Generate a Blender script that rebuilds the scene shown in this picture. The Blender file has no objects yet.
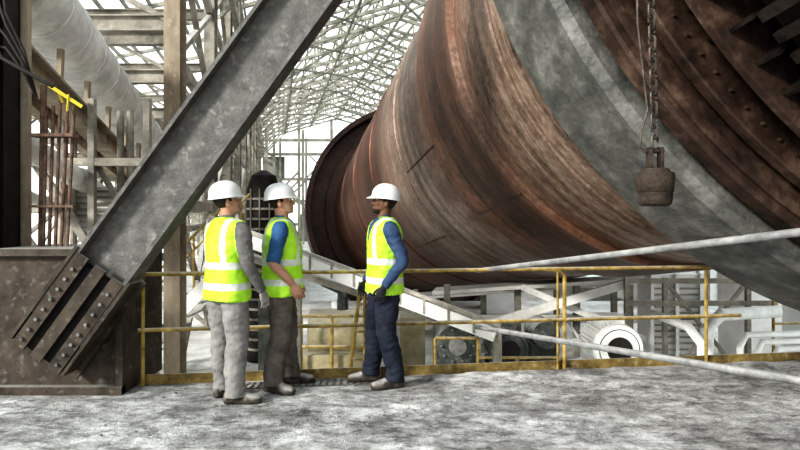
import bpy, bmesh, math, random
from mathutils import Vector, Matrix, noise
from mathutils.bvhtree import BVHTree
random.seed(4)
V=Vector
sc=bpy.context.scene
sc.view_settings.view_transform='Standard'
for lk in ('High Contrast','Medium High Contrast'):
    try:
        sc.view_settings.look=lk; break
    except Exception: pass
COL=sc.collection

# ------------------------------------------------------------ materials
def mat(name,c1,c2=None,scale=3.0,rough=0.7,metal=0.0,bump=0.15,stretch=(1,1,1),c3=None,detail=8,lo=0.35,hi=0.68,bscale=None,spec=0.3,dust=0):
    m=bpy.data.materials.new(name); m.use_nodes=True
    nt=m.node_tree; n=nt.nodes; l=nt.links
    b=n['Principled BSDF']
    b.inputs['Roughness'].default_value=rough
    b.inputs['Metallic'].default_value=metal
    b.inputs['Specular IOR Level'].default_value=spec
    if c2 is None: c2=tuple(x*0.8 for x in c1)
    tc=n.new('ShaderNodeTexCoord'); mp=n.new('ShaderNodeMapping')
    mp.inputs['Scale'].default_value=stretch
    l.new(tc.outputs['Object'],mp.inputs['Vector'])
    ns=n.new('ShaderNodeTexNoise'); ns.inputs['Scale'].default_value=scale
    ns.inputs['Detail'].default_value=detail; ns.inputs['Roughness'].default_value=0.7
    l.new(mp.outputs['Vector'],ns.inputs['Vector'])
    r=n.new('ShaderNodeValToRGB'); e=r.color_ramp.elements
    e[0].position=lo; e[0].color=(*c1,1); e[1].position=hi; e[1].color=(*c2,1)
    if c3:
        k=e.new((lo+hi)/2); k.color=(*c3,1)
    l.new(ns.outputs['Fac'],r.inputs['Fac'])
    out=r.outputs['Color']
    if dust:   # settled cement dust on upward faces
        g=n.new('ShaderNodeNewGeometry');s=n.new('ShaderNodeSeparateXYZ');l.new(g.outputs['Normal'],s.inputs[0])
        n3=n.new('ShaderNodeTexNoise');n3.inputs['Scale'].default_value=14;n3.inputs['Detail'].default_value=8
        l.new(tc.outputs['Object'],n3.inputs['Vector'])
        a=n.new('ShaderNodeMath');a.operation='MULTIPLY_ADD';l.new(s.outputs['Z'],a.inputs[0]);a.inputs[1].default_value=.5
        l.new(n3.outputs['Fac'],a.inputs[2])
        mr=n.new('ShaderNodeMapRange');mr.inputs['From Min'].default_value=.58;mr.inputs['From Max'].default_value=.95
        mr.inputs['To Max'].default_value=dust;l.new(a.outputs[0],mr.inputs['Value'])
        mx=n.new('ShaderNodeMix');mx.data_type='RGBA';l.new(mr.outputs['Result'],mx.inputs['Factor'])
        l.new(out,mx.inputs['A']);mx.inputs['B'].default_value=(.55,.54,.51,1);out=mx.outputs['Result']
    l.new(out,b.inputs['Base Color'])
    if bump:
        n2=n.new('ShaderNodeTexNoise'); n2.inputs['Scale'].default_value=bscale or scale*6; n2.inputs['Detail'].default_value=6
        l.new(mp.outputs['Vector'],n2.inputs['Vector'])
        bp=n.new('ShaderNodeBump'); bp.inputs['Strength'].default_value=bump; bp.inputs['Distance'].default_value=0.02
        l.new(n2.outputs['Fac'],bp.inputs['Height']); l.new(bp.outputs['Normal'],b.inputs['Normal'])
    return m

STEEL=mat('steel_grey_beige',(.13,.12,.10),(.44,.41,.35),1.6,.7,0,.1,dust=.8)
STEELL=mat('steel_light',(.50,.49,.46),(.82,.81,.78),1.6,.7,0,.05,dust=.8)
STEELFAR=mat('steel_roof_paint',(.18,.18,.15),(.42,.41,.36),.8,.8,0,0)
COLTAN=mat('column_tan',(.17,.13,.09),(.42,.36,.28),2.0,.75,0,.1,stretch=(1,1,.3),dust=.7)
BRACE=mat('brace_grey',(.085,.082,.077),(.175,.17,.158),9,.6,.15,.3,c3=(.125,.12,.112),detail=14,dust=.6)
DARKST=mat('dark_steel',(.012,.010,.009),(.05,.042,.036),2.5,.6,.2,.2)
BASE=mat('dirty_base_steel',(.030,.024,.018),(.115,.093,.073),2.5,.7,.1,.35,detail=14,dust=.45)
YEL=mat('safety_yellow',(.16,.11,.04),(.55,.40,.12),9,.65,0,.15,dust=.6)
YELK=mat('kick_plate_yellow',(.10,.07,.03),(.34,.25,.09),7,.7,0,.15,dust=.6)
GALV=mat('galvanised_pipe',(.17,.17,.17),(.42,.42,.41),8,.5,.3,.1,dust=.4)
BLACK=mat('recess_shade_black',(.006,.006,.006),(.02,.018,.016),4,.8)
BOLT=mat('bolt_steel',(.12,.12,.115),(.26,.26,.25),8,.5,.4,.05)
BOLTR=mat('bolt_rust',(.035,.022,.016),(.12,.08,.06),8,.6,.2,.05)
CONC=mat('pale_concrete',(.70,.70,.69),(.90,.90,.88),2,.9,0,.2)
DECKM=mat('lower_deck_concrete',(.50,.49,.46),(.85,.85,.82),1.6,.9,0,.2)
MOTORM=mat('motor_grey_paint',(.62,.63,.61),(.84,.85,.82),4,.5,0,.05,dust=.6)
MACH=mat('machine_dark_green',(.035,.04,.037),(.15,.16,.145),4,.6,.1,.1,dust=.5)
MACHY=mat('machine_tan',(.28,.24,.14),(.50,.45,.31),4,.6,0,.1,dust=.5)
RUSTROD=mat('rusty_rod',(.08,.05,.035),(.24,.16,.12),10,.7,.2,.2)
CHAIN=mat('chain_steel',(.04,.036,.033),(.14,.12,.10),12,.5,.5,.2)
BLOCKM=mat('hook_block_rust',(.014,.011,.009),(.09,.068,.052),9,.7,.2,.4)
TIREM=mat('riding_ring_steel',(.07,.072,.066),(.25,.25,.23),5.0,.5,.25,.3,c3=(.135,.135,.122),detail=14)
RINGBR=mat('flange_rust',(.014,.009,.007),(.17,.115,.085),3.2,.6,.2,.3,c3=(.06,.037,.027),detail=14)
GEARD=mat('gear_dark',(.007,.005,.004),(.05,.037,.03),5,.6,.3,.3)
DUCTM=mat('duct_insulation',(.50,.50,.49),(.84,.83,.81),3,.6,.1,.1)
GRATE=mat('grating',(.10,.09,.07),(.2,.18,.15),5,.7,.2,.1)

def kiln_mat(name,bands,dark=1.0):
    m=bpy.data.materials.new(name); m.use_nodes=True
    nt=m.node_tree;n=nt.nodes;l=nt.links;b=n['Principled BSDF']
    tc=n.new('ShaderNodeTexCoord')
    def ns(scale,st,det=8,rg=.6):
        mp=n.new('ShaderNodeMapping'); mp.inputs['Scale'].default_value=st
        l.new(tc.outputs['Object'],mp.inputs['Vector'])
        q=n.new('ShaderNodeTexNoise'); q.inputs['Scale'].default_value=scale
        q.inputs['Detail'].default_value=det; q.inputs['Roughness'].default_value=rg
        l.new(mp.outputs['Vector'],q.inputs['Vector']); return q
    def math_(op,a,b_,c=None):
        q=n.new('ShaderNodeMath');q.operation=op
        for i,x in enumerate((a,b_,c)):
            if x is None: continue
            if isinstance(x,(int,float)): q.inputs[i].default_value=x
            else: l.new(x,q.inputs[i])
        return q.outputs[0]
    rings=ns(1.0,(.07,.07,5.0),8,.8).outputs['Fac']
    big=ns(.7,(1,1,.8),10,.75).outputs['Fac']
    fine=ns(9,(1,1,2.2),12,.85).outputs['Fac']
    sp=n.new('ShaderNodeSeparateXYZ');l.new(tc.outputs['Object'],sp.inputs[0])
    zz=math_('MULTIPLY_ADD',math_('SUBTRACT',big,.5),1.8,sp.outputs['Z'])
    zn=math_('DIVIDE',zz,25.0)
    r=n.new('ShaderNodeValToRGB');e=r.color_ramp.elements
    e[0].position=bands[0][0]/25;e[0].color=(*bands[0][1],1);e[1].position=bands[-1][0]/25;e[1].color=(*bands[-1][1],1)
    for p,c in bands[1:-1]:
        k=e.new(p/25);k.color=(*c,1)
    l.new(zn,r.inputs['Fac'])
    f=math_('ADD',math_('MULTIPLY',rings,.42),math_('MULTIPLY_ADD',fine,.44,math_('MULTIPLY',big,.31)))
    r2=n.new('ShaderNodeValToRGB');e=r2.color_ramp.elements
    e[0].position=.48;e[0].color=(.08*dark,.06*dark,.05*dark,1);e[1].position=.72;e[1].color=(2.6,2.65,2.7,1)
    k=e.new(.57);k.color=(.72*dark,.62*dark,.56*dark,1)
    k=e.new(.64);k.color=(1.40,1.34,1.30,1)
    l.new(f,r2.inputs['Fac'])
    mx=n.new('ShaderNodeMix');mx.data_type='RGBA';mx.blend_type='MULTIPLY';mx.inputs['Factor'].default_value=1
    l.new(r.outputs['Color'],mx.inputs['A']);l.new(r2.outputs['Color'],mx.inputs['B'])
    l.new(mx.outputs['Result'],b.inputs['Base Color'])
    b.inputs['Roughness'].default_value=.40; b.inputs['Metallic'].default_value=.3
    bp=n.new('ShaderNodeBump');bp.inputs['Strength'].default_value=.6;bp.inputs['Distance'].default_value=.03
    l.new(f,bp.inputs['Height']);l.new(bp.outputs['Normal'],b.inputs['Normal'])
    return m
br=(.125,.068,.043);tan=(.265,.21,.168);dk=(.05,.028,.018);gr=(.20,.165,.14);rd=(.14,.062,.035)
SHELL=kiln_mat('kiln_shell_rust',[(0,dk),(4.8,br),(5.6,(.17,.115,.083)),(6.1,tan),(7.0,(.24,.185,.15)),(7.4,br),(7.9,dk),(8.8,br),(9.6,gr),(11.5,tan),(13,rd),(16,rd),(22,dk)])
SHELLD=kiln_mat('kiln_shell_dark',[(0,(.03,.02,.015)),(3,(.05,.032,.024)),(8,(.05,.032,.024)),(18,(.05,.028,.02)),(24,(.045,.025,.018))])

# ------------------------------------------------------------ mesh builder
class MB:
    def __init__(s): s.v=[];s.f=[];s.m=[]
    def add(s,vs,fs,mi=0):
        o=len(s.v); s.v+= [V(x) for x in vs]
        for f in fs: s.f.append([i+o for i in f]); s.m.append(mi)
    def beam(s,p0,p1,w,h,mi=0,up=(0,0,1)):
        p0=V(p0);p1=V(p1);a=(p1-p0).normalized();u=V(up)
        sd=a.cross(u)
        if sd.length<1e-3: sd=a.cross(V((0,1,0)))
        sd.normalize();u=sd.cross(a).normalized()
        q=[p+sd*(i*w/2)+u*(j*h/2) for p in (p0,p1) for i,j in((-1,-1),(1,-1),(1,1),(-1,1))]
        s.add(q,[(3,2,1,0),(4,5,6,7),(0,1,5,4),(1,2,6,5),(2,3,7,6),(3,0,4,7)],mi)
    def box(s,lo,hi,mi=0):
        s.beam(((lo[0]+hi[0])/2,lo[1],(lo[2]+hi[2])/2),((lo[0]+hi[0])/2,hi[1],(lo[2]+hi[2])/2),hi[0]-lo[0],hi[2]-lo[2],mi)
    def ibeam(s,p0,p1,w,h,t,mi=0,up=(0,0,1)):
        p0=V(p0);p1=V(p1);a=(p1-p0).normalized();u=V(up)
        sd=a.cross(u)
        if sd.length<1e-3: sd=a.cross(V((0,1,0)))
        sd.normalize();u=sd.cross(a).normalized()
        for k in(-1,1):
            o=u*(k*(h/2-t/2)); s.beam(p0+o,p1+o,w,t,mi,u)
        s.beam(p0,p1,t,h-2*t+.002,mi,u)
    def tube(s,pts,rad,seg=12,mi=0,ratio=1.0,up=None):
        pts=[V(p) for p in pts]
        if not hasattr(rad,'__len__'): rad=[rad]*len(pts)
        n=len(pts);vs=[];prev=None
        for i,p in enumerate(pts):
            t=(pts[min(i+1,n-1)]-pts[max(i-1,0)]).normalized()
            if prev is None:
                u=V(up) if up else V((0,0,1))
                if abs(t.dot(u))>.95: u=V((0,1,0)) if not up else V((1,0,0))
                x=t.cross(u).normalized()
            else:
                x=(prev-t*prev.dot(t)).normalized()
            prev=x; y=t.cross(x)
            for k in range(seg):
                a=2*math.pi*k/seg
                vs.append(p+x*(rad[i]*math.cos(a))+y*(rad[i]*ratio*math.sin(a)))
        fs=[]
        for i in range(n-1):
            for k in range(seg):
                k2=(k+1)%seg
                fs.append((i*seg+k,i*seg+k2,(i+1)*seg+k2,(i+1)*seg+k))
        fs.append(tuple(range(seg))[::-1]);fs.append(tuple(range((n-1)*seg,n*seg)))
        s.add(vs,fs,mi)
    def ball(s,c,r,mi=0,seg=12,rng=8):
        c=V(c)
        if not hasattr(r,'__len__'): r=(r,r,r)
        vs=[c+V((0,0,r[2]))]
        for i in range(1,rng):
            ph=math.pi*i/rng
            for k in range(seg):
                a=2*math.pi*k/seg
                vs.append(c+V((r[0]*math.sin(ph)*math.cos(a),r[1]*math.sin(ph)*math.sin(a),r[2]*math.cos(ph))))
        vs.append(c-V((0,0,r[2])));fs=[]
        for k in range(seg):
            k2=(k+1)%seg
            fs.append((0,1+k,1+k2))
            for i in range(rng-2):
                a=1+i*seg
                fs.append((a+k,a+seg+k,a+seg+k2,a+k2))
            a=1+(rng-2)*seg
            fs.append((a+k,len(vs)-1,a+k2))
        s.add(vs,fs,mi)
    def obj(s,name,mats,smooth=False,parent=None,angle=None):
        me=bpy.data.meshes.new(name);me.from_pydata([tuple(v) for v in s.v],[],s.f)
        for m in mats: me.materials.append(m)
        for p,mi in zip(me.polygons,s.m): p.material_index=mi
        me.validate();me.update()
        bm=bmesh.new();bm.from_mesh(me);bmesh.ops.recalc_face_normals(bm,faces=bm.faces);bm.to_mesh(me);bm.free()
        if smooth:
            for p in me.polygons:p.use_smooth=True
            me.set_sharp_from_angle(angle=math.radians(angle or 35))
        o=bpy.data.objects.new(name,me);COL.objects.link(o)
        if parent:o.parent=parent
        return o
def empty(name,loc=(0,0,0),rz=0):
    e=bpy.data.objects.new(name,None);e.location=loc;e.rotation_euler=(0,0,rz);e.empty_display_size=.2
    COL.objects.link(e);return e

HC=1.53
SX,SZ=-.208,-.155          # direction every line of the kiln house shares
def kp(a,y,c): return V((a+SX*y,y,HC+c+SZ*y))     # sloped with the kiln
def hp(a,y,z): return V((a+SX*y,y,z))             # parallel in plan, level

# ------------------------------------------------------------ platform floor
def edge(x): return 5.4+(x+2.5)*.138
mb=MB()
pts=[(-9,-4),(9,-4),(9,edge(9)),(-9,edge(-9))]
vs=[(x,y,0) for x,y in pts]+[(x,y,-.3) for x,y in pts]
mb.add(vs,[(0,1,2,3),(7,6,5,4),(0,4,5,1),(1,5,6,2),(2,6,7,3),(3,7,4,0)])
FL=bpy.data.materials.new('dusty_concrete_floor');FL.use_nodes=True
nt=FL.node_tree;n=nt.nodes;l=nt.links;b=n['Principled BSDF'];b.inputs['Roughness'].default_value=.9
b.inputs['Specular IOR Level'].default_value=.15
tc=n.new('ShaderNodeTexCoord')
def fn(scale,st,det,rg=.65):
    mp=n.new('ShaderNodeMapping');mp.inputs['Scale'].default_value=st;l.new(tc.outputs['Object'],mp.inputs['Vector'])
    q=n.new('ShaderNodeTexNoise');q.inputs['Scale'].default_value=scale;q.inputs['Detail'].default_value=det;q.inputs['Roughness'].default_value=rg
    l.new(mp.outputs['Vector'],q.inputs['Vector']);return q
q1=fn(1.0,(1,1,1),12,.7);q2=fn(5,(1,1.6,1),14,.85);q3=fn(60,(1,1,1),6)
r1=n.new('ShaderNodeValToRGB');e=r1.color_ramp.elements;e[0].position=.38;e[0].color=(.26,.255,.245,1);e[1].position=.58;e[1].color=(.66,.66,.65,1)
l.new(q1.outputs['Fac'],r1.inputs['Fac'])
r2=n.new('ShaderNodeValToRGB');e=r2.color_ramp.elements;e[0].position=.41;e[0].color=(.38,.37,.36,1);e[1].position=.56;e[1].color=(1.12,1.12,1.12,1)
l.new(q2.outputs['Fac'],r2.inputs['Fac'])
mx=n.new('ShaderNodeMix');mx.data_type='RGBA';mx.blend_type='MULTIPLY';mx.inputs['Factor'].default_value=1
l.new(r1.outputs['Color'],mx.inputs['A']);l.new(r2.outputs['Color'],mx.inputs['B']);l.new(mx.outputs['Result'],b.inputs['Base Color'])
ad=n.new('ShaderNodeMath');ad.operation='ADD';l.new(q2.outputs['Fac'],ad.inputs[0]);l.new(q3.outputs['Fac'],ad.inputs[1])
bp=n.new('ShaderNodeBump');bp.inputs['Strength'].default_value=.8;bp.inputs['Distance'].default_value=.03
l.new(ad.outputs[0],bp.inputs['Height']);l.new(bp.outputs['Normal'],b.inputs['Normal'])
mb.obj('floor',[FL])

DUSTC=mat('dust_crumb',(.24,.24,.23),(.66,.66,.64),6,.95,0,.1)
# uneven cement-dust drifts lying on the platform, with trodden footprints
mb=MB();NX,NY=300,120
men=[(-1.44,4.96),(-1.06,5.3),(-.14,5.42)]
prints=[]
for i in range(26):
    x=random.uniform(-1.6,3.2);y=random.uniform(3.8,5.0);a=random.uniform(-.6,.6)
    prints.append((x,y,math.cos(a),math.sin(a)))
for j in range(NY+1):
    for i in range(NX+1):
        x=-3.9+9.9*i/NX; y1=edge(x)-.10; y=3.2+(y1-3.2)*j/NY
        h=.008+.020*noise.noise(V((x*1.6,y*2.6,0)))+.015*noise.noise(V((x*5,y*7,3)))+.009*noise.noise(V((x*15,y*18,7)))+.005*noise.noise(V((x*35,y*40,2)))
        d=edge(x)-y
        if x>0: h+=.05*min(1,x/1.2)*math.exp(-((d-.22)/.16)**2)*(.6+.9*noise.noise(V((x*2.5,1,5))))
        for px_,py_,c,s_ in prints:
            dx,dy=x-px_,y-py_
            if abs(dx)<.2 and abs(dy)<.2:
                u=(dx*c+dy*s_)/.14;w_=(-dx*s_+dy*c)/.055;q=u*u+w_*w_
                if q<1: h-=.018*(1-q*.4)
                elif q<2.2: h+=.006*(2.2-q)
        mk=min(min(1,max(0,(math.hypot(x-a,y-b_)-.22)/.3)) for a,b_ in men)
        if x<-2.3 and y>4.95: mk=0
        if -1.6<x<0 and d<.36: mk=0
        mb.v.append(V((x,y,max(-.004,h*mk+.0008))))
for j in range(NY):
    for i in range(NX):
        a=j*(NX+1)+i;mb.f.append([a,a+1,a+NX+2,a+NX+1]);mb.m.append(0)
mb.obj('dust_drifts',[FL],True,None,180)
mb=MB()
for i in range(170):
    x=random.uniform(-2.2,4.6);y=edge(x)-.1-random.uniform(.05,1.2)**1.5
    r=random.uniform(.004,.013)
    mb.ball((x,y,r*.4+.008),(r*1.3,r,r*.7),0,6,4)
mb.obj('floor_rubble',[mat('rubble_grey',(.10,.10,.095),(.34,.34,.33),9,.95,0,.1)])

mb=MB();mb.box((-60,6.9,-1.5),(60,18.5,-1.12));mb.box((-60,18.5,-1.5),(-7.2,90,-1.12));mb.box((8,18.5,-1.5),(60,90,-1.12));mb.obj('lower_deck',[DECKM])
mb=MB();mb.box((-90,-60,-6.3),(90,120,-6));mb.obj('ground',[DECKM])

# ------------------------------------------------------------ kiln
KR=2.7; L=math.sqrt(1+SX*SX+SZ*SZ)
kdir=V((SX,1,SZ)).normalized()
O=V((4.71,0,HC+3.23))
kx=V((1,0,0)); kx=(kx-kdir*kx.dot(kdir)).normalized(); ky=kdir.cross(kx)
KM=Matrix((kx,ky,kdir)).transposed().to_4x4(); KM.translation=O
def lathe(mb,prof,seg=192,closed=False,dy=0):
    vs=[];n=len(prof)
    for (y,r,mi) in prof:
        for k in range(seg):
            a=2*math.pi*k/seg; vs.append((r*math.cos(a),r*math.sin(a),(y+dy)*L))
    o=len(mb.v);mb.v+=[V(v) for v in vs]
    rng=range(n) if closed else range(n-1)
    for i in rng:
        j=(i+1)%n
        for k in range(seg):
            k2=(k+1)%seg
            mb.f.append([o+i*seg+k,o+i*seg+k2,o+j*seg+k2,o+j*seg+k]);mb.m.append(prof[i][2])
kiln=empty('rotary_kiln'); kiln.matrix_world=KM
D=-.16
mb=MB()
prof=[(-1.5,2.4,1),(-1.5,KR,1)]
def weld(y,mi): return [(y-.03,KR,mi),(y-.015,KR+.02,mi),(y+.015,KR+.02,mi),(y+.03,KR,mi)]
prof+=weld(1.2,1)+[(4.3,KR,1),(4.7,KR,0)]
prof+=[(5.2,KR,0),(5.21,KR+.05,0),(5.5,KR+.05,0),(5.51,KR,0)]
prof+=weld(6.2,0)
prof+=[(7.1,KR,0),(7.13,KR+.08,0),(8.5,KR+.08,0),(8.53,KR,0)]
for y in(10.4,12.9,15.5,18): prof+=weld(y,0)
prof+=[(19,KR,1),(24,KR,1),(24,2.2,1)]
lathe(mb,prof,256)
for y0,y1,a in((7.13,8.5,2.35),(8.53,10.37,2.75),(10.43,12.87,2.3)):
    rr=KR+(.083 if y0==7.13 else .004)
    mb.beam((rr*math.cos(a),rr*math.sin(a),y0*L),(rr*math.cos(a),rr*math.sin(a),y1*L),.018,.012,1,(math.cos(a),math.sin(a),0))
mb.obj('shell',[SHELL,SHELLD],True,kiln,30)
mb=MB();lathe(mb,[(4.40,2.82,0),(4.38,3.30,0),(4.42,3.36,0),(4.97,3.36,0),(5.00,3.33,0),(5.00,2.82,0)],256,True,D)
mb.obj('riding_ring',[TIREM],True,kiln,30)
mb=MB()
for i in range(36):
    a=2*math.pi*i/36; c,s_=math.cos(a),math.sin(a)
    p0=V((c*2.76,s_*2.76,(5.0+D)*L));p1=V((c*2.76,s_*2.76,(5.2+D)*L))
    mb.beam(p0,p1,.26,.13,0,(c,s_,0))
mb.obj('ring_pads',[SHELLD],False,kiln)
mb=MB();lathe(mb,[(4.22,2.69,0),(4.22,3.23,0),(4.235,3.25,0),(4.33,3.25,0),(4.345,3.23,0),(4.345,2.69,0)],256,True,D)
lathe(mb,[(4.195,3.14,0),(4.19,3.17,0),(4.20,3.2,0),(4.24,3.2,0),(4.24,3.14,0)],256,True,D)
lathe(mb,[(4.10,2.69,0),(4.10,3.07,0),(4.11,3.08,0),(4.17,3.08,0),(4.17,2.69,0)],256,True,D)
lathe(mb,[(3.98,2.69,1),(3.98,2.92,1),(4.03,2.93,1),(4.03,2.69,1)],192,True,D)
lathe(mb,[(3.87,2.69,0),(3.87,3.05,0),(3.875,3.065,0),(3.915,3.065,0),(3.92,3.05,0),(3.92,2.69,0)],256,True,D)
mb.obj('shell_flange',[RINGBR,GEARD],True,kiln,30)
mb=MB()
for i in range(150):
    a=2*math.pi*i/150; c,s_=math.cos(a),math.sin(a)
    p=V((c*2.99,s_*2.99,(4.085+D)*L)); mb.tube([p,p+V((0,0,.025*L))],.011,6,0)
for i in range(90):
    a=2*math.pi*(i+.5)/90; c,s_=math.cos(a),math.sin(a)
    mb.beam((c*2.69,s_*2.69,(3.80+D)*L),(c*3.0,s_*3.0,(3.80+D)*L),.018,.14*L,1,(0,0,1))
    mb.beam((c*2.69,s_*2.69,(4.06+D)*L),(c*2.9,s_*2.9,(4.06+D)*L),.018,.08*L,1,(0,0,1))
mb.obj('flange_bolts',[BOLTR,GEARD],False,kiln)
mb=MB();lathe(mb,[(3.50,2.69,0),(3.50,2.90,0),(3.72,2.90,0),(3.72,2.69,0)],192,True,D)
for i in range(150):
    a=2*math.pi*i/150; c,s_=math.cos(a),math.sin(a)
    mb.beam((c*2.94,s_*2.94,(3.51+D)*L),(c*2.94,s_*2.94,(3.71+D)*L),.055,.10,0,(c,s_,0))
mb.obj('girth_gear',[GEARD],False,kiln)
mb=MB();lathe(mb,[(2.9,2.69,0),(2.9,2.95,0),(2.93,2.97,0),(3.0,2.97,0),(3.03,2.95,0),(3.03,2.69,0)],192,True,D)
mb.obj('stiffening_ring',[RINGBR],True,kiln,30)
mb=MB();lathe(mb,[(20.0,3.50,0),(20.0,3.66,0),(20.9,3.66,0),(20.9,2.69,0),(20.6,2.69,0),(20.6,3.5,0)],192,True)
lathe(mb,[(20.3,2.69,0),(20.3,3.0,0),(20.55,3.0,0),(20.55,2.69,0)],192,True)
mb.obj('seal_ring',[SHELLD],True,kiln,30)

# ------------------------------------------------------------ left column, base and diagonal brace
mb=MB()
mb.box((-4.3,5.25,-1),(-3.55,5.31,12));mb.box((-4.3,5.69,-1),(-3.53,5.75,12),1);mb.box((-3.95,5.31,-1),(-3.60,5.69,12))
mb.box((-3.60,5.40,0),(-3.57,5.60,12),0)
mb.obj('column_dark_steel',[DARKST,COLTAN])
mb=MB()
mb.box((-3.5,5.16,0.002),(-2.37,5.9,1.2),0)
mb.box((-3.5,5.10,1.18),(-2.40,5.95,1.24),0)
mb.box((-2.42,5.10,0.0),(-2.36,5.95,1.24),0)
mb.box((-3.5,5.08,0.0),(-2.36,5.16,.07),0)
mb.obj('column_base',[BASE])
mb=MB()
b0=V((-2.93,4.98,.40)); b1=V((.95,4.98,5.75)); bd=(b1-b0).normalized(); bs=V((0,-1,0)); bn=bd.cross(bs).normalized()
mb.ibeam(b0+bd*.25,b1,.24,.49,.03,0,up=bn)
bl=.90
for k in(-1,1):
    o=bn*(k*.258)
    mb.beam(b0+o-bd*.02,b0+o+bd*bl,.27,.026,1,bn)
for k,w in((-.175,.11),(0,.10),(.175,.11)):
    o=bn*k+bs*.115
    mb.beam(b0+o-bd*.04,b0+o+bd*(bl-.04),.03,w,1,bn)
mb.beam(b0+bs*.04-bd*.02,b0+bs*.04+bd*(bl-.1),.1,.48,3,bn)  # solid black filler paints the shade in the gaps between splice plates
for i in range(8):
    for k in(-.175,.175):
        p=b0+bd*(.03+i*.10)+bn*k+bs*.13
        mb.tube([p,p+bs*.022],.015,6,2)
mb.beam(b0-bd*.1+V((0,.1,0)),b0+bd*.9+V((0,.1,0)),.03,.62,1,bn)
mb.obj('diagonal_brace',[BRACE,BASE,BOLT,BLACK])
mb=MB()
for i in range(5):
    x=-3.30+i*.055
    mb.tube([(x,5.55,1.24),(x+.010*i,5.6,2.5+.05*(i%3))],.016,8,0)
mb.tube([(-3.36,5.62,1.24),(-3.36,5.66,2.75)],.028,10,0)
mb.box((-3.40,5.5,2.25),(-3.0,5.62,2.28));mb.box((-3.40,5.5,1.6),(-3.0,5.62,1.62))
mb.obj('rod_bundle',[RUSTROD])
mb=MB()
for k in range(4):
    mb.tube([(-3.6+.05*k,5.15,3.0+.25*k),(-3.35,5.1,2.95+.1*k),(-3.2,5.1,2.75+.06*k),(-3.15,5.2,2.55)],.012,8,0)
mb.tube([(-3.7,5.1,3.4),(-3.35,5.05,2.85),(-2.95,5.1,2.62)],.016,8,0)
mb.obj('cable_bundle',[DARKST],True)
mb=MB();mb.beam((-3.22,5.5,2.72),(-2.94,5.55,2.53),.01,.032);mb.beam((-3.05,5.52,2.64),(-3.08,5.55,2.49),.01,.028);mb.beam((-3.15,5.52,2.68),(-3.12,5.55,2.57),.01,.02)
mb.obj('yellow_tape',[mat('tape_yellow',(.50,.40,.04),(.70,.58,.06),3,.5,0,0)])

# ------------------------------------------------------------ handrail at platform edge
def ep(x,z,off=-.06): return V((x,edge(x)+off,z))
mb=MB()
for z in(1.0,.5): mb.tube([ep(-2.34,z),ep(3.5,z)],.019,12,0)
for x in(-2.30,-.33,3.12):
    mb.tube([ep(x,0),ep(x,1.0)],.017,10,0)
mb.tube([ep(1.40,1.0),ep(1.56,.985),ep(1.62,.93),ep(1.62,0)],.019,10,0)
mb.tube([ep(1.55,0),ep(1.55,1.0)],.012,10,0)
mb.obj('handrail',[YEL],True)
mb=MB()
mb.beam(ep(-2.34,.045,-.02),ep(6,.045,-.02),.015,.09,0)
mb.obj('kick_plate',[YELK])
mb=MB()
for i in range(24):
    x=-1.5+i*.06
    mb.beam((x,edge(x)-.28,.005),(x,edge(x)-.09,.005),.018,.004)
mb.beam((-1.55,edge(-1.5)-.29,.005),(-.05,edge(0)-.29,.005),.02,.004)
mb.obj('drain_grating',[GRATE])
mb=MB()
for dx in(0,.2): mb.tube([(-.62+dx,5.9,-1.1),(-.40+dx*.75,6.1,.85)],.02,8)
for i in range(7):
    t=i/7; mb.tube([(-.62+.22*t,5.9+.2*t,-1.0+1.9*t),(-.42+.17*t,5.9+.2*t,-1.0+1.9*t)],.014,8)
mb.obj('ladder',[YEL],True)
mb=MB()
mb.tube([(.77,6.02,.97),(2.40,2.6,1.535)],.024,14);mb.tube([(.76,5.95,.42),(2.40,2.6,.70)],.024,14)
mb.tube([(2.40,2.6,0),(2.40,2.6,1.56)],.028,12)
mb.obj('pipe_barrier',[GALV],True)

# ------------------------------------------------------------ chain and block
ce=empty('hoist_chain',(1.02,2.4,0))
mb=MB()
z=1.82;i=0
def link(mb,c,ang,R=.015,H=.029,r=.0055):
    pts=[]
    for k in range(17):
        a=2*math.pi*k/16
        x=R*math.cos(a);zz=R*math.sin(a)+(H-R)*(1 if math.sin(a)>0 else -1 if math.sin(a)<0 else 0)
        pts.append(c+V((x*math.cos(ang),x*math.sin(ang),zz)))
    mb.tube(pts,r,6,0,up=(math.sin(ang),-math.cos(ang),.01))
while z<7.4:
    link(mb,V((-.03*(z-1.8)/1.2 if z<3 else -.03,0,z)),math.pi/2*(i%2)+.4);z+=.044;i+=1
mb.obj('chain_links',[CHAIN],True,ce)
mb=MB()
mb.tube([(0,0,1.565),(0,0,1.575),(0,0,1.60),(0,0,1.62),(0,0,1.625),(0,0,1.69),(0,0,1.70)],[.05,.062,.066,.066,.070,.074,.069],28,0)
mb.tube([(0,0,1.70),(0,0,1.715)],[.06,.05],20,0)
for sgn in(-1,1): mb.beam((sgn*.022,0,1.70),(sgn*.022,0,1.80),.012,.04,0,(0,1,0))
mb.tube([(-.035,0,1.785),(.035,0,1.785)],.009,8)
mb.obj('weight_block',[BLOCKM],True,ce)
mb=MB();pts=[(-.075,.0,2.75),(-.07,0,2.3),(-.03,0,1.95),(-.055,0,1.86),(-.06,0,1.80),(-.035,0,1.78)]
mb.tube(pts,.005,8);mb.obj('hook_wire',[CHAIN],True,ce)
mb=MB();mb.ibeam((-.03+1.02,-3,7.45),(-.03+1.02,8.5,7.45),.15,.25,.02);mb.obj('monorail_beam',[STEEL])

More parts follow.
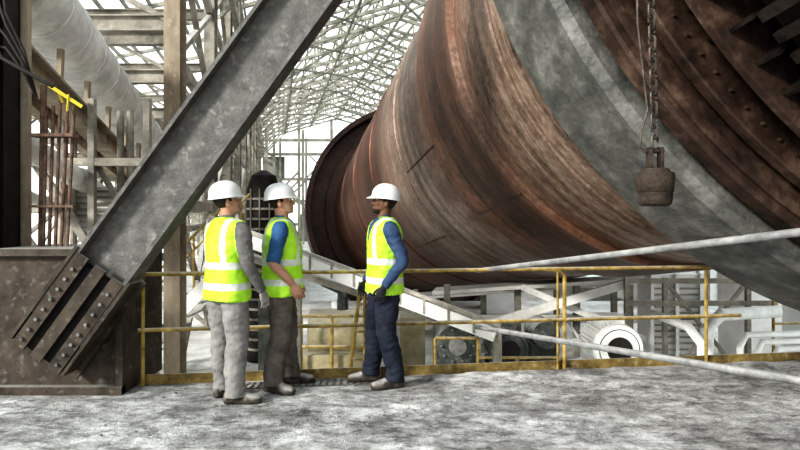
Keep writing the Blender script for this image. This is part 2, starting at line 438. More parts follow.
# ------------------------------------------------------------ kiln house steel frame
mb=MB()
ys=[9+5*i for i in range(11)]
for y in ys:
    m=1 if y<12 else 0
    mb.ibeam(hp(-1.5,y,-1.12),hp(-1.5,y,9.2),.24,.28,.025,m,up=(0,1,0))
    mb.ibeam(hp(-8.5,y,-1.12),hp(-8.5,y,8.2),.22,.28,.02,0,up=(0,1,0))
    mb.ibeam(hp(13.5,y,-1.12),hp(13.5,y,8.8),.22,.28,.02,0,up=(0,1,0))
for i,y in enumerate(ys[:-1]):
    y2=y+5
    for a in(-1.5,-8.5):
        for z in(1.7,3.9,6.2,8.6): mb.beam(hp(a,y,z),hp(a,y2,z),.12,.18)
        if i%2==0:
            mb.beam(hp(a,y,3.9),hp(a,y2,6.2),.1,.1);mb.beam(hp(a,y,6.2),hp(a,y2,3.9),.1,.1)
            mb.beam(hp(a,y,-1.1),hp(a,y2,1.7),.1,.1);mb.beam(hp(a,y,1.7),hp(a,y2,-1.1),.1,.1)
        else:
            mb.beam(hp(a,y,6.2),hp(a,y2,8.6),.1,.1);mb.beam(hp(a,y,8.6),hp(a,y2,6.2),.1,.1)
            mb.beam(hp(a,y,1.7),hp(a,y2,3.9),.1,.1)
for y in ys:
    for z in(1.7,4.4 if y==9 else 3.9,6.2): mb.ibeam(hp(-8.5,y,z),hp(-1.5,y,z),.14,.24,.02)
    mb.beam(hp(-8.5,y,4.4),hp(-5,y,6.2),.08,.08);mb.beam(hp(-1.5,y,4.4),hp(-5,y,6.2),.08,.08)
    mb.beam(hp(-8.5,y,-1.1),hp(-5,y,1.7),.08,.08);mb.beam(hp(-1.5,y,-1.1),hp(-5,y,1.7),.08,.08)
    mb.beam(hp(-5,y,-1.1),hp(-5,y,6.2),.12,.12)
for a,z,r_ in((-2.3,5.2,.12),(-3.0,2.6,.16),(-3.9,4.6,.2),(-4.6,2.2,.1),(-6.2,5.4,.25),(-2.1,1.2,.08),(-7.0,3.1,.14)):
    mb.tube([hp(a,14.5,z),hp(a,58,z)],r_,12)
for i,y in enumerate(ys[1:-1]):
    z=(1.75,3.98)[i%2]
    mb.box((-3.5+SX*y-1.0,y+.2,z),(-3.5+SX*y+1.0,y+4.6,z+.05))
    for zz in(.5,1.0): mb.beam((-2.5+SX*y,y+.2,z+zz),(-2.5+SX*y,y+4.6,z+zz),.04,.04)
    for k in range(4): mb.beam((-2.5+SX*y,y+.3+1.3*k,z),(-2.5+SX*y,y+.3+1.3*k,z+1),.04,.04)
def rz(a): return 9.2+ (a+1.5)*.28 if a<6 else 9.2+7.5*.28-(a-6)*.28
mb.obj('column_and_bay_framing',[STEEL,COLTAN])
mb=MB()
for y in [9+2.5*i for i in range(21)]:
    nn=12
    for k in range(nn):
        a0=-1.5+15*k/nn;a1=-1.5+15*(k+1)/nn
        zt0,zt1=rz(a0)+.9,rz(a1)+.9; zb0,zb1=rz(a0)-.3,rz(a1)-.3
        mb.beam(hp(a0,y,zt0),hp(a1,y,zt1),.14,.14);mb.beam(hp(a0,y,zb0),hp(a1,y,zb1),.14,.14)
        mb.beam(hp(a0,y,zb0),hp(a0,y,zt0),.09,.09)
        if k%2: mb.beam(hp(a0,y,zt0),hp(a1,y,zb1),.09,.09)
        else: mb.beam(hp(a0,y,zb0),hp(a1,y,zt1),.09,.09)
    mb.beam(hp(-8.5,y,8.2),hp(-1.5,y,9.6),.1,.14)
    mb.beam(hp(-1.5,y,7.0),hp(1.0,y,rz(1.0)-.3),.1,.1)
for k in range(28):
    a=-8.5+.8*k
    z=(8.3+(a+8.5)*.2) if a<-1.5 else rz(min(a,13.5))+1.0
    mb.beam(hp(a,9,z),hp(a,60,z),.08,.14)
for k in range(6):
    a=-1.5+2.5*k; mb.beam(hp(a,9,rz(a)-.3),hp(a,60,rz(a)-.3),.09,.12)
for i in range(10):
    y=9+5*i
    for k in range(5):
        a0=-1.5+3*k;a1=a0+3
        mb.beam(hp(a0,y,rz(a0)-.3),hp(a1,y+5,rz(a1)-.3),.09,.09);mb.beam(hp(a1,y,rz(a1)-.3),hp(a0,y+5,rz(a0)-.3),.09,.09)
for i in range(34):
    y=9+1.5*i
    mb.beam(hp(-1.1,y,7.0),hp(-1.1,y+1.5,8.0) if i%2 else hp(-1.1,y,8.0),.07,.07)
    mb.beam(hp(-1.1,y,8.0),hp(-1.1,y+1.5,7.0),.07,.07)
for z in(7.0,8.0): mb.beam(hp(-1.1,9,z),hp(-1.1,60,z),.14,.16)
mb.obj('roof_trusses',[STEELFAR])
mb=MB()
for yy,seed in((48,0),(54,1),(60,2)):
    for k in range(9):
        a=-8.5+2.6*k+seed*.6; mb.beam(hp(a,yy,-1.1),hp(a,yy,9.2),.2,.2)
        z=1.0+(k*37%5)*1.4
        if yy==60 or k<4:
            mb.beam(hp(a,yy,z),hp(a+2.6,yy,z+2.6),.14,.14);mb.beam(hp(a,yy,z+2.6),hp(a+2.6,yy,z),.14,.14)
for z in(.6,2.9,5.1,7.6,9.0): mb.beam(hp(-8.5,60,z),hp(13.5,60,z),.15,.28)
for k in range(6): mb.box((-8.5-12.5+3.6*k,60.3,(-1.1,3,5)[k%3]),(-8.5-12.5+3.6*k+2.2,60.4,(1.6,4.6,7.4)[k%3]))
mb.obj('gable_framing',[STEELFAR])

mb=MB()
mb.tube([kp(-2.72,5.95,3.46),kp(-2.72,14,3.46)],.42,36,0)
for y in [6.1+.65*i for i in range(12)]:
    mb.tube([kp(-2.72,y,3.46),kp(-2.72,y+.03,3.46)],.432,36,0)
mb.obj('gas_duct',[DUCTM],True)
mb=MB()
mb.ibeam(kp(-2.52,5.9,2.47),kp(-2.52,13.5,2.47),.2,.28,.03,0)
mb.ibeam(kp(-3.25,6.0,2.75),kp(-3.25,13.5,2.75),.15,.22,.02,0)
for i in range(8):
    y=6+i; mb.beam(kp(-2.52,y,2.6),kp(-3.25,y,2.84),.07,.07,0)
    mb.beam(kp(-2.52,y,2.55),kp(-2.5,y,3.02),.06,.06,0)
mb.obj('duct_support_girder',[COLTAN])
mb=MB();mb.tube([kp(-2.54,5.9,1.66),kp(-2.54,8.7,1.66)],.13,20,0);mb.tube([kp(-2.9,6.2,1.3),kp(-2.9,8.7,1.3)],.08,16,0)
mb.obj('service_pipe',[STEELL],True)
mb=MB()
for z,x0 in((4.62,-9),(3.95,-8)):
    mb.ibeam((x0,10.5,z),(-3.9,10.5,z),.16,.24,.025)
for z in(1.0,.1,2.2): mb.beam((-7.5,7.6,z),(-3.0,7.6,z),.07,.1)
for x in(-6.5,-5.2,-3.9,-3.2): mb.beam((x,7.6,-1.1),(x,7.6,3.0),.08,.08)
mb.beam((-5.2,7.6,-1.1),(-3.9,7.6,1.0),.06,.08);mb.beam((-4.6,8.2,2.2),(-3.3,8.2,.1),.06,.1);mb.beam((-3.9,7.6,-1.1),(-3.2,7.6,.1),.05,.06)
mb.beam((-5.2,7.7,3.0),(-3.9,7.7,1.0),.07,.1);mb.beam((-3.9,7.7,2.2),(-3.2,7.7,1.0),.05,.07)
for x in(-4.3,-3.55,-4.42,-3.68): mb.tube([(x,7.9,-1.1),(x,7.9,2.9)],.045,10)
mb.box((-4.9,8.0,-.3),(-4.0,8.6,.5));mb.box((-4.35,8.0,1.3),(-3.5,8.5,1.9),1)
for k in range(7): mb.box((-4.32,7.96,1.35+.08*k),(-3.53,8.0,1.38+.08*k),0)
mb.obj('access_frame',[STEEL,STEELL])
mb=MB()
for dy in(0,.8):
    mb.beam((-4.6,9.6+dy,-1.1),(-2.6,9.6+dy,.9),.05,.22)
    mb.tube([(-4.6,9.6+dy,-.1),(-2.6,9.6+dy,1.9)],.02,8,1)
    for k in range(4): mb.tube([(-4.4+.55*k,9.6+dy,-.9+.55*k),(-4.4+.55*k,9.6+dy,.1+.55*k)],.018,8,1)
for i in range(9):
    x=-4.5+.22*i; mb.box((x,9.6,-1.0+.22*i),(x+.22,10.4,-.97+.22*i))
mb.obj('stair_flight',[STEELL,YEL])
mb=MB()
mb.tube([(-2.5,11.0,-1.12),(-2.5,11.0,2.0),(-2.5,11.0,2.25),(-2.5,11.0,2.35)],[.30,.30,.22,.05],28,0)
for k in range(16): mb.tube([(-2.5,11.0,-.9+.18*k),(-2.5,11.0,-.86+.18*k)],.325,28,1)
for k in range(12):
    a=math.pi*2*k/12; mb.beam((-2.5+.335*math.cos(a),11.0+.335*math.sin(a),.9),(-2.5+.335*math.cos(a),11.0+.335*math.sin(a),2.0),.02,.02,1)
mb.obj('caged_vessel',[DARKST,STEEL],True)

# ------------------------------------------------------------ things under the kiln
mb=MB()
mb.beam((-2.7,8.67,1.39),(1.2,7.4,.08),.35,.17,0);mb.beam((-2.7,9.3,1.0),(.25,8.68,.14),.2,.1,1)
mb.beam((-2.7,8.49,1.51),(1.2,7.22,.20),.03,.04,1)
for k in range(14):
    t=k/13;mb.beam((-2.7+3.9*t,8.49-1.27*t,1.51-1.31*t),(-2.7+3.9*t,8.49-1.27*t,1.30-1.31*t),.03,.03,1)
mb.beam((1.2,7.4,-1.12),(1.2,7.4,.05),.1,.1,1);mb.beam((-1.4,8.2,-1.12),(-1.4,8.2,.9),.1,.1,1)
mb.obj('inclined_conveyor',[STEELL,STEEL])
mb=MB()
mb.beam((.6,10.5,.2),(4.0,9.9,.50),.6,.06,0);mb.beam((.2,12,-.1),(4.2,11.2,.30),.8,.05,0)
mb.beam((1.2,9.9,-.35),(3.6,9.5,.45),.1,.14,0);mb.beam((2.0,9.8,.35),(4.0,9.8,-.5),.1,.1,0)
for x in(.8,2.0,3.0,3.9): mb.beam((x,10.2,-1.12),(x,10.2,.35),.1,.1,1)
for x in(.3,1.6,3.0,4.1): mb.beam((x,11.5,-1.12),(x,11.5,.1),.1,.1,1)
for z in(-.2,-.6): mb.beam((.8,10.15,z),(3.9,10.15,z),.05,.08,0)
for k in range(6): mb.beam((.8+.5*k,10.15,-.2),(1.05+.5*k,10.15,-.6),.04,.04,0);mb.beam((1.05+.5*k,10.15,-.6),(1.3+.5*k,10.15,-.2),.04,.04,0)
mb.obj('catwalk',[STEELL,STEEL])
def motor(name,x,y,z,r,m):
    e=empty(name,(x,y,z))
    mb=MB()
    pts=[(0,-.42,0),(0,-.40,0),(0,-.34,0),(0,-.33,0),(0,.35,0),(0,.42,0)]
    mb.tube(pts,[r*.72,r*.95,r,r*.86,r*.86,r*.6],36,0)
    for k in range(36):
        a=2*math.pi*k/36
        p=V((math.cos(a)*r*.9,0,math.sin(a)*r*.9))
        mb.beam(p+V((0,-.3,0)),p+V((0,.3,0)),.012,.06,0,(math.cos(a),0,math.sin(a)))
    mb.tube([(0,-.432,0),(0,-.42,0)],r*.5,24,1)
    for k in range(3):
        mb.tube([(r*(.55+.12*k)*math.cos(a*math.pi/12),-.41,r*(.55+.12*k)*math.sin(a*math.pi/12)) for a in range(25)],.008,6,1)
    mb.tube([(0,.4,0),(0,.7,0)],.05,12,1)
    mb.box((-r*.5,-.15,r*.7),(r*.5,.15,r*1.2),0)
    mb.box((-r*.9,-.3,-r*1.15),(r*.9,.3,-r*.75),0)
    mb.obj('housing',[m,DARKST],True,e)
    mb=MB();mb.box((-r*1.3,-.5,-1.12-z),(r*1.3,.8,-r*1.15));mb.obj('plinth',[CONC],False,e)
motor('electric_motor',2.85,8.2,-.22,.33,MOTORM)
motor('electric_motor',1.50,8.6,-.32,.27,MACH)
mb=MB()
mb.box((4.35,10.4,-1.12),(5.2,11.0,.50),0)
for k in range(14): mb.beam((4.4,10.37,-1.0+.105*k),(5.15,10.37,-1.0+.105*k),.05,.03,1)
for x in(4.35,4.78,5.2): mb.box((x-.03,10.33,-1.1),(x+.03,10.39,.52),0)
mb.obj('ventilation_unit',[CONC,STEEL])
mb=MB()
for x in(6.15,7.3): mb.box((x,10.6,-1.12),(x+.6,11.6,.50))
mb.box((6.0,10.4,.48),(8.1,11.8,.80))
mb.obj('kiln_pier',[CONC])
mb=MB()
for z in(-.9,-.5,-.1,.3): mb.tube([(5.6,9.0,z),(8.0,9.3,z)],.02,8,0)
for k in range(5): mb.tube([(5.6+.6*k,9.0+.075*k,-1.12),(5.6+.6*k,9.0+.075*k,.3)],.022,8,0)
mb.obj('pier_railing',[YEL],True)
mb=MB();mb.box((3.6,7.3,-1.12),(4.3,7.8,-.8));mb.tube([(3.6,7.55,-.55),(4.2,7.55,-.55)],.2,24);mb.box((3.75,7.4,-.8),(4.05,7.7,-.5));mb.tube([(3.8,7.55,-.4),(3.8,7.55,-.1),(3.8,7.9,.05),(3.8,9.0,.05)],.06,12)
mb.tube([(4.4,8.6,-1.12),(4.4,8.6,-.1),(4.6,8.6,.1),(5.6,8.9,.1)],.09,14)
for k in range(3): mb.tube([(4.7+.22*k,8.3,-1.12),(4.7+.22*k,8.3,-.3-.1*k),(4.85+.22*k,8.4,-.15-.1*k),(6.4,8.6,-.15-.1*k)],.045,12)
mb.obj('pump_unit',[MOTORM],True)
mb=MB()
mb.box((6.8,17,-1.12),(9.5,18.2,.6),0);mb.box((2.4,16.8,-1.12),(3.4,17.6,-.6),0)
for k in range(9): mb.box((6.9+.3*k,16.95,-1.0),(6.96+.3*k,17.0,.5),1)
mb.tube([(9.8,14,-1.12),(9.8,14,.8)],.5,28,0)
mb.obj('cooler_casing',[CONC,STEEL],True)
mb=MB()
for x in(3.55,4.15,5.45): mb.beam((x,9.4,-1.12),(x,9.4,.55),.07,.07)
for z in(.15,.5): mb.beam((3.55,9.4,z),(5.9,9.4,z),.06,.08)
mb.beam((4.15,9.4,-1.1),(5.45,9.4,.5),.05,.05);mb.beam((5.45,9.4,-1.1),(4.15,9.4,.5),.05,.05)
mb.obj('support_frame',[STEEL])
mb=MB();mb.box((.5,8.3,-1.12),(1.05,9.1,-.2),0);mb.tube([(.78,8.2,-.25),(.78,9.2,-.25)],.28,24,0);mb.tube([(.78,8.1,-.25),(.78,8.22,-.25)],.12,16,1)
for k in range(10):
    a=2*math.pi*k/10;mb.tube([(.78+.22*math.cos(a),8.16,-.25+.22*math.sin(a)),(.78+.22*math.cos(a),8.21,-.25+.22*math.sin(a))],.02,6,1)
mb.box((1.9,8.7,-1.12),(2.3,9.2,-.35),0);mb.tube([(2.1,8.6,-.2),(2.1,9.2,-.2)],.2,20,0)
mb.obj('gearbox',[MACH,BOLT],True)
mb=MB()
for x in(.45,1.0,1.5,2.1):
    mb.tube([(x,7.7,-1.12),(x,7.7,-.05-.25*(x>1.2))],.02,8)
mb.tube([(.45,7.7,-.05),(1.0,7.7,-.05)],.02,8);mb.tube([(1.0,7.7,-.30),(2.1,7.7,-.30)],.02,8)
for z in(-.6,): mb.tube([(.45,7.7,z),(2.1,7.7,z)],.02,8)
mb.obj('machine_guard',[YEL],True)
mb=MB()
mb.box((-1.5,8.9,-1.12),(-.35,9.9,-.55),0);mb.tube([(-1.4,9.4,-.3),(-.3,9.4,-.3)],.36,28,0)
mb.tube([(-.9,9.4,0),(-.9,9.4,.35),(-1.2,9.4,.5)],.09,14,1)
for x in(-1.45,-1.0,-.5): mb.tube([(x,8.8,-1.12),(x,8.8,.05)],.025,8,2)
for z in(.05,-.4): mb.tube([(-1.45,8.8,z),(-.5,8.8,z)],.025,8,2)
mb.box((.0,9.5,-1.12),(.4,9.9,-.1),0);mb.box((-2.2,9.3,-1.12),(-1.7,9.9,.2),1);mb.tube([(-1.95,9.25,.2),(-1.95,9.25,-.9)],.06,10,0)
mb.obj('compressor_skid',[MACHY,MACH,YEL],True)
mb=MB()
for k in range(4):
    mb.tube([hp(1.6+.8*k,12.6,-.85+.04*k),hp(1.6+.8*k,16,-.85+.04*k)],.12,14)
mb.tube([(-2,13.6,-.75),(5.5,13.0,-.72)],.10,14)
for x in(-1.5,.5,2.5,4.5): mb.beam((x,13.2,-1.12),(x,13.2,-.8),.1,.1)
mb.obj('pipe_rack',[STEELL],True)

# ------------------------------------------------------------ people
VEST=mat('hi_vis_yellow',(.32,.60,.03),(.52,.82,.08),6,.6,0,.2)
REFL=mat('reflective_tape',(.48,.50,.47),(.70,.72,.68),10,.4,.1,0)
GREYSH=mat('grey_shirt',(.10,.095,.09),(.18,.175,.17),8,.9,0,.3)
BLUESH=mat('blue_shirt',(.03,.085,.18),(.06,.135,.26),8,.9,0,.3)
DENIM=mat('denim_shirt',(.03,.055,.11),(.065,.10,.17),8,.9,0,.3)
TRG=mat('grey_trousers',(.15,.145,.135),(.30,.29,.28),7,.9,0,.3,detail=12)
TRB=mat('taupe_trousers',(.08,.066,.055),(.18,.16,.14),7,.9,0,.3,detail=12)
TRN=mat('navy_trousers',(.010,.013,.023),(.032,.037,.055),7,.9,0,.3,detail=12)
BOOT=mat('dusty_boot',(.02,.016,.014),(.13,.11,.09),16,.7,0,.2,dust=.5)
SK1=mat('skin_light',(.38,.21,.145),(.48,.29,.21),10,.55,0,.05)
SK3=mat('skin_brown',(.12,.06,.037),(.18,.095,.06),10,.55,0,.05)
GLV=mat('glove_dark',(.02,.02,.022),(.05,.05,.05),20,.8,0,.1)
GLVL=mat('glove_grey',(.20,.19,.17),(.36,.34,.31),20,.8,0,.1)
HAIR=mat('dark_hair',(.018,.012,.009),(.04,.03,.02),30,.7,0,.2)
LIP=mat('lips',(.24,.10,.08),(.30,.14,.11),10,.5,0,0)
EYEW=mat('eye_white',(.6,.58,.55),(.65,.63,.6),5,.3,0,0)
EYED=mat('eye_iris',(.03,.018,.01),(.04,.02,.012),5,.3,0,0)
HAT=mat('white_hard_hat',(.58,.58,.57),(.70,.70,.69),3,.35,0,.02,spec=.5)
HATB=mat('hat_band',(.05,.05,.05),(.08,.08,.08),3,.5,0,0)

def cr(pts,n=5):
    P=[tuple(p) for p in pts];P=[P[0]]+P+[P[-1]];out=[]
    for i in range(1,len(P)-2):
        for k in range(n):
            t=k/n;o=[]
            for a,b_,c,d in zip(P[i-1],P[i],P[i+1],P[i+2]):
                o.append(.5*((2*b_)+(-a+c)*t+(2*a-5*b_+4*c-d)*t*t+(-a+3*b_-3*c+d)*t**3))
            out.append(tuple(o))
    out.append(P[-2]);return out

def zloft(mb,rings,seg,fm,ex=2.3):
    vs=[]
    for R in rings:
        z,cx,rx,ry=R[:4];cy=R[4] if len(R)>4 else 0
        for k in range(seg):
            a=2*math.pi*k/seg;c,s_=math.cos(a),math.sin(a)
            vs.append(V((cx+rx*math.copysign(abs(c)**(2/ex),c),cy+ry*math.copysign(abs(s_)**(2/ex),s_),z)))
    o=len(mb.v);mb.v+=vs;n=len(rings)
    def af(f):
        c=sum((vs[i] for i in f),V((0,0,0)))/len(f)
        mb.f.append([i+o for i in f]);mb.m.append(fm(c) if callable(fm) else fm)
    for i in range(n-1):
        for k in range(seg):
            k2=(k+1)%seg
            af((i*seg+k,i*seg+k2,(i+1)*seg+k2,(i+1)*seg+k))
    af(tuple(range(seg))[::-1]);af(tuple(range((n-1)*seg,n*seg)))

def remesh(mb,voxel,smooth,name,mats,parent,wrinkle=0,fm=None):
    me=bpy.data.meshes.new('tmp');me.from_pydata([tuple(v) for v in mb.v],[],mb.f);me.update()
    bm=bmesh.new();bm.from_mesh(me);bmesh.ops.recalc_face_normals(bm,faces=bm.faces);bm.to_mesh(me);bm.free()
    o=bpy.data.objects.new('tmp',me);COL.objects.link(o)
    r=o.modifiers.new('r','REMESH');r.mode='VOXEL';r.voxel_size=voxel;r.adaptivity=0
    if smooth:
        s=o.modifiers.new('s','SMOOTH');s.factor=.5;s.iterations=smooth
    dg=bpy.context.evaluated_depsgraph_get()
    nm=bpy.data.meshes.new_from_object(o.evaluated_get(dg));nm.name=name
    bpy.data.objects.remove(o)
    bvh=BVHTree.FromPolygons([tuple(v) for v in mb.v],mb.f)
    nm.materials.clear()
    for m in mats:nm.materials.append(m)
    for p in nm.polygons:
        h=bvh.find_nearest(p.center)
        mi=mb.m[h[2]] if h[2] is not None else 0
        if fm: mi=fm(p.center,mi)
        p.material_index=mi;p.use_smooth=True
    if wrinkle:
        ns=[v.normal.copy() for v in nm.vertices]
        for v,nn in zip(nm.vertices,ns):
            c=v.co
            if c.z<.12: continue
            fold=1-abs(noise.noise(V((c.x*5+2,c.y*5,c.z*13+c.x*6))))*2.2
            w=.9*fold*(1 if c.z<.85 else .6)-.5+.7*noise.noise(V((c.x*9,c.y*9,c.z*22)))+.6*noise.noise(V((c.x*22+5,c.y*22,c.z*30)))
            v.co=c+nn*(w*wrinkle)
    ob=bpy.data.objects.new(name,nm);COL.objects.link(ob)
    if parent:ob.parent=parent
    return ob

def hand(mb,w,d,pn,ts,curl,mi,s=1.0):
    w=V(w);d=V(d).normalized();pn=V(pn);pn=(pn-d*pn.dot(d)).normalized();t=d.cross(pn)
    if t.dot(V(ts))<0:t=-t
    def ell(c,a,b,n=14):
        return [c+t*(a*math.cos(2*math.pi*k/n))+pn*(b*math.sin(2*math.pi*k/n)) for k in range(n)]
    rings=[(-.05,.026,.020),(0,.027,.019),(.03,.037,.017),(.06,.042,.016),(.088,.041,.013),(.096,.036,.009)]
    vs=[];n=14
    for x,a,b_ in rings: vs+=ell(w+d*(x*s),a*s,b_*s)
    fs=[]
    for i in range(len(rings)-1):
        for k in range(n):
            k2=(k+1)%n;fs.append((i*n+k,i*n+k2,(i+1)*n+k2,(i+1)*n+k))
    fs.append(tuple(range(n)));fs.append(tuple(range((len(rings)-1)*n,len(rings)*n)))
    mb.add(vs,fs,mi)
    for off,ln,r,ex in((.031,.072,.0088,0),(.0105,.080,.0092,.06),(-.0105,.074,.0088,.12),(-.031,.058,.0078,.2)):
        p=w+d*(.082*s)+t*(off*s);ang=curl*.5+ex;pts=[p-d*.015];rd=[r*s*.95]
        pts.append(p);rd.append(r*s)
        for j,fr in enumerate((.45,.32,.23)):
            dv=d*math.cos(ang)+pn*math.sin(ang)+t*(off*.9)
            p=p+dv.normalized()*(ln*fr*s);pts.append(p);rd.append(r*s*(.98-.09*(j+1)));ang+=curl
        pts.append(p+dv.normalized()*.004);rd.append(r*s*.4)
        mb.tube(pts,rd,10,mi)
    p=w+d*(.022*s)+t*(.024*s);pts=[p];rd=[.013*s]
    for ln,a,b_ in((.035,.62,.35),(.028,.80,.3),(.022,.95,.25)):
        dv=(d*a+t*(1-a)*1.1+pn*b_).normalized();p=p+dv*(ln*s);pts.append(p);rd.append(rd[-1]*.86)
    pts.append(p+dv*.005);rd.append(rd[-1]*.5)
    mb.tube(pts,rd,10,mi)

def worker(loc,yaw,shirt,trousers,skin,glove,legs,arms,head_yaw,head_pitch,short=False,belly=0,beard=False,lean=0.0,wide=1.07):
    E=empty('construction_worker',loc,yaw)
    mats=[shirt,trousers,VEST,REFL,skin,BOOT,glove,HATB]
    mb=MB();wd=wide
    def lx(z): return lean*(z-.9)
    T=[(.80,0,.085,.13),(.88,0,.125,.172),(.96,0,.125,.172),(1.05,.0,.12,.16),(1.18,0,.122,.165),(1.30,0,.125,.178),(1.40,0,.112,.182),(1.455,0,.09,.15),(1.49,-.002,.068,.095),(1.51,0,.058,.066),(1.535,.004,.054,.058)]
    T=[(z,c+lx(z)+ (belly*.4 if .9<z<1.25 else 0),(rx+(belly if .9<z<1.25 else 0))*(wd if z<1.48 else 1),ry*(wd if z<1.48 else 1)) for z,c,rx,ry in T]
    zloft(mb,cr(T,4),36,lambda c:1 if c.z<.98 else 0)
    W=[(.835,.0,.155,.200),(.90,0,.155,.198),(1.0,0,.149,.188),(1.12,0,.142,.180),(1.25,0,.145,.190),(1.36,0,.140,.203),(1.43,0,.120,.200),(1.472,-.002,.096,.168),(1.498,-.006,.076,.112),(1.51,-.008,.064,.085)]
    W=[(z,c+lx(z)+(belly*.5 if .85<z<1.3 else 0),(rx+(belly if .85<z<1.3 else 0))*wd,ry*wd) for z,c,rx,ry in W]
    def vm(c):
        x=c.x-lx(c.z)
        if c.z>1.27 and x>0 and abs(c.y)<(c.z-1.27)*.36: return 0
        if abs(c.z-1.12)<.027 or abs(c.z-.955)<.027: return 3
        if c.z>1.12 and abs(abs(c.y)-.12)<.025: return 3
        if x>0 and abs(c.y)<.006: return 7
        return 2
    zloft(mb,cr(W,10),96,vm,2.4)
    for sgn,(kx_,ky_,kz_),(ax_,ay_,az_),fy in legs:
        h=(0+lx(.9),.092*sgn,.90)
        P=[(*h,.112),(kx_*.5+.0,(.097*sgn+ky_)/2,.70,.107),(kx_,ky_,kz_,.090),((kx_+ax_)/2-.014,(ky_+ay_)/2,.30,.087),(ax_-.004,ay_,.15,.080),(ax_+.004,ay_,.072,.088)]
        C=cr(P,5);mb.tube([c[:3] for c in C],[c[3] for c in C],28,1)
        fd=V((math.cos(fy),math.sin(fy),0));fs=V((-fd.y,fd.x,0));bp_=V((ax_,ay_,0))
        R=[(-.092,.045,.030,.022),(-.084,.05,.046,.036),(-.03,.055,.054,.043),(.03,.054,.052,.045),(.09,.048,.046,.051),(.15,.040,.039,.053),(.19,.036,.033,.046),(.214,.030,.024,.028)]
        R=cr(R,3);vs=[];sg=18
        for x,cz,hh,hw in R:
            for k in range(sg):
                a=2*math.pi*k/sg
                z=cz+hh*math.copysign(abs(math.sin(a))**.75,math.sin(a))
                vs.append(bp_+fd*x+fs*(hw*math.copysign(abs(math.cos(a))**.8,math.cos(a)))+V((0,0,max(z,.0))))
        ff=[]
        for i in range(len(R)-1):
            for k in range(sg):
                k2=(k+1)%sg;ff.append((i*sg+k,i*sg+k2,(i+1)*sg+k2,(i+1)*sg+k))
        ff.append(tuple(range(sg)));ff.append(tuple(range((len(R)-1)*sg,len(R)*sg)))
        mb.add(vs,ff,5)
        mb.tube([bp_+fd*-.02+V((0,0,.04)),bp_+V((0,0,.13))],[.045,.052],18,5)
    hb=MB()
    for sgn,el,wr,palm,curl in arms:
        sh=V((0+lx(1.41),.185*sgn,1.415));el=V(el);wr=V(wr)
        um=(sh+el)/2
        P=[(sh.x,sh.y*.82,sh.z+.005,.068),(sh.x,sh.y+.02*sgn,sh.z-.03,.072),(um.x,um.y+.006*sgn,um.z,.064),(el.x,el.y,el.z,.055)]
        fm_=(el*.55+wr*.45)
        if short:
            P[-1]=(el.x,el.y,el.z,.060)
            C=cr(P,5);mb.tube([c[:3] for c in C],[c[3] for c in C],24,0)
            Q=[(um.x,um.y,um.z,.04),(el.x,el.y,el.z,.043),(fm_.x,fm_.y,fm_.z,.043),(wr.x,wr.y,wr.z,.028)]
            C=cr(Q,5);mb.tube([c[:3] for c in C],[c[3] for c in C],20,4)
        else:
            P+=[(fm_.x,fm_.y,fm_.z,.050),(wr.x,wr.y,wr.z,.039)]
            C=cr(P,5);mb.tube([c[:3] for c in C],[c[3] for c in C],24,0)
        d=(wr-el).normalized();d=(d+V((0,0,-.6))).normalized()
        hand(hb,wr,d,palm,(1,0,.2),curl,0,1.05)
    remesh(mb,.008,2,'body',mats,E,.0065)
    remesh(hb,.0034,1,'hands',[glove],E)
    H=empty('head_joint',(.012+lx(1.53),0,1.535));H.parent=E;H.rotation_euler=(0,head_pitch,head_yaw)
    hm=MB()
    R=[(-.002,.058,.022,.020),(.008,.052,.040,.036),(.03,.035,.064,.052),(.06,.018,.081,.063),(.09,.004,.092,.070),(.12,-.004,.096,.074),(.15,-.008,.098,.076),(.18,-.010,.093,.074),(.205,-.012,.078,.064),(.225,-.012,.050,.042),(.232,-.012,.02,.018)]
    zloft(hm,cr(R,4),40,0,2.15)
    hm.tube([(-.012,0,-.10),(-.010,0,-.03),(-.005,0,.05)],[.062,.059,.058],28,0)
    hm.tube([(.088,0,.128),(.098,0,.108),(.110,0,.088),(.113,0,.078),(.103,0,.070)],[.008,.010,.013,.014,.009],14,0)
    for sg in(-1,1):
        hm.ball((.101,.011*sg,.077),(.011,.009,.008),0)
        hm.ball((.082,.03*sg,.136),(.014,.022,.006),0)
        hm.ball((.068,.042*sg,.085),(.022,.020,.020),0)
        hm.ball((-.004,.076*sg,.098),(.017,.009,.031),0)
        hm.ball((.002,.079*sg,.078),(.010,.008,.012),0)
        hm.ball((.078,.031*sg,.128),(.014,.018,.006),0)
        hm.ball((.078,.031*sg,.112),(.013,.016,.005),0)
    hm.ball((.095,0,.053),(.010,.022,.005),1);hm.ball((.093,0,.044),(.011,.019,.006),1)
    hm.ball((.084,0,.014),(.016,.018,.014),0)
    def hf(c,mi):
        if mi==1 and c.x>.088: return 1
        if c.z>.062 and c.x<-.022: return 2
        if c.z>.105 and c.x<.03 and not(abs(c.y)>.078): return 2
        if c.z>.04 and c.x<-.06: return 2
        if beard:
            if c.z<.034 and c.z>-.012 and c.x>.04: return 2
            if .058<c.z<.066 and c.x>.085 and abs(c.y)<.03:return 2
        if abs(c.z-.140)<.005 and .012<abs(c.y)<.05 and c.x>.07: return 2
        return 0
    remesh(hm,.0042,2,'head',[skin,LIP,HAIR],H,0,hf)
    eb=MB()
    for sg in(-1,1):
        eb.ball((.078,.031*sg,.120),.0125,0);eb.ball((.0855,.0315*sg,.120),(.0062,.0055,.0055),1)
    eb.obj('eyes',[EYEW,EYED],True,H)
    ht=MB();seg=72;zc=.138;vs=[]
    phs=[math.pi/2*i/14 for i in range(1,14)]
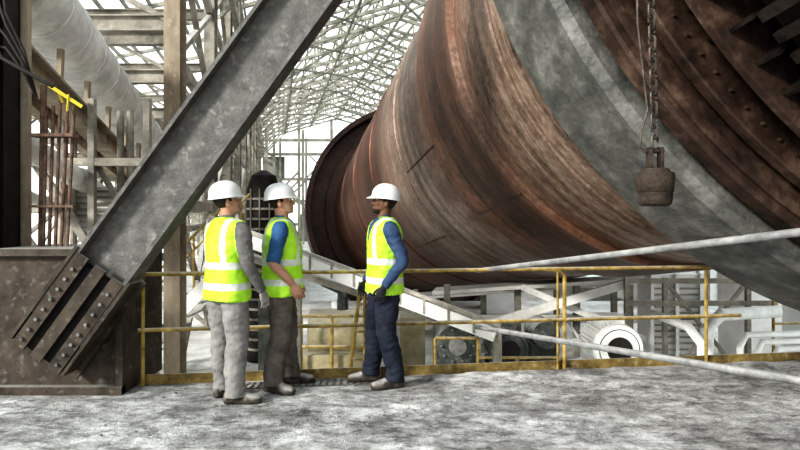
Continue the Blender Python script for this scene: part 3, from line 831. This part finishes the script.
    for k in range(seg):
        a=2*math.pi*k/seg;c,s_=math.cos(a),math.sin(a)
        fr=max(0,c)**3
        bx=(.142+.036*fr)*c;by=(.122-.004*fr)*s_
        vs+= [V((.115*c,.10*s_,zc+.002)),V((bx,by,zc-.012-.014*fr)),V((bx*1.005,by*1.005,zc-.007-.014*fr)),V((.137*c,.117*s_,zc+.004))]
        for ph in phs:
            cc=math.cos(ph)**.85;ss=math.sin(ph)
            x=.1355*c*cc;y=.1155*s_*cc;z=zc+.006+.122*ss
            if abs(y)<.018 and ss>.3: z+=.007;x*=1.01
            if abs(abs(y)-.045)<.010 and ss>.35: z+=.0035
            vs.append(V((x,y,z)))
    rn=4+len(phs)
    fs=[]
    for k in range(seg):
        k2=(k+1)%seg
        for i in range(rn-1): fs.append((k*rn+i,k2*rn+i,k2*rn+i+1,k*rn+i+1))
    vs.append(V((0,0,zc+.136)));top=len(vs)-1
    for k in range(seg): fs.append((k*rn+rn-1,((k+1)%seg)*rn+rn-1,top))
    ht.add(vs,fs,0)
    ht.tube([(.108*math.cos(2*math.pi*k/24)-.006,.089*math.sin(2*math.pi*k/24),zc-.002) for k in range(25)],.006,8,1)
    o=ht.obj('hard_hat',[HAT,HATB],True,H,50)
    o.location=(-.006,0,.010);o.rotation_euler=(0,math.radians(2),0)
    return E

worker((-1.43,4.96,0),math.radians(52),GREYSH,TRG,SK1,GLVL,
  legs=[(1,(.03,.11,.50),(.05,.12,.09),.1),(-1,(.02,-.11,.50),(-.02,-.14,.09),-.85)],
  arms=[(1,(.02,.27,1.14),(.14,.20,.93),(0,-1,0),.35),(-1,(-.01,-.285,1.14),(.13,-.29,.91),(0,1,0),.35)],
  head_yaw=math.radians(-24),head_pitch=math.radians(-9))
worker((-1.05,5.3,0),math.radians(8),BLUESH,TRB,SK1,SK1,
  legs=[(1,(.05,.12,.50),(.08,.14,.09),.0),(-1,(.0,-.11,.50),(-.06,-.13,.09),-.55)],
  arms=[(1,(.02,.265,1.13),(.13,.21,.91),(0,-1,0),.4),(-1,(-.05,-.275,1.13),(.11,-.24,.94),(0,1,0),.4)],
  head_yaw=math.radians(-2),head_pitch=math.radians(-9),short=True,belly=.02)
worker((-.14,5.42,0),math.radians(198),DENIM,TRN,SK3,GLV,
  legs=[(1,(.02,.12,.50),(-.05,.14,.09),.05),(-1,(.06,-.11,.50),(.09,-.13,.09),-.2)],
  arms=[(1,(-.08,.28,1.13),(.08,.25,.91),(0,-1,0),.5),(-1,(-.02,-.27,1.13),(.12,-.22,.91),(0,1,0),.5)],
  head_yaw=math.radians(-8),head_pitch=math.radians(-10),beard=True)

# ------------------------------------------------------------ light, world, camera
w=bpy.data.worlds.new('World');sc.world=w;w.use_nodes=True
nt=w.node_tree;n=nt.nodes;l=nt.links;bg=n['Background']
tc=n.new('ShaderNodeTexCoord');sp=n.new('ShaderNodeSeparateXYZ');l.new(tc.outputs['Generated'],sp.inputs[0])
r=n.new('ShaderNodeValToRGB');e=r.color_ramp.elements
e[0].position=.0;e[0].color=(.97,.98,.97,1);e[1].position=.8;e[1].color=(.84,.93,.97,1)
l.new(sp.outputs['Z'],r.inputs['Fac']);l.new(r.outputs['Color'],bg.inputs['Color']);bg.inputs['Strength'].default_value=1.45
sd=bpy.data.lights.new('sun','SUN');sd.energy=3.8;sd.angle=math.radians(10);sd.color=(1,.97,.92)
so=bpy.data.objects.new('sun',sd);COL.objects.link(so)
so.rotation_euler=V((.75,.65,-.50)).to_track_quat('-Z','Y').to_euler()
cam=bpy.data.cameras.new('camera');cam.sensor_width=36;cam.lens=27;cam.shift_y=-.0125;cam.clip_end=400
co=bpy.data.objects.new('camera',cam);COL.objects.link(co);co.location=(0,0,HC);co.rotation_euler=(math.pi/2,0,0)
sc.camera=co
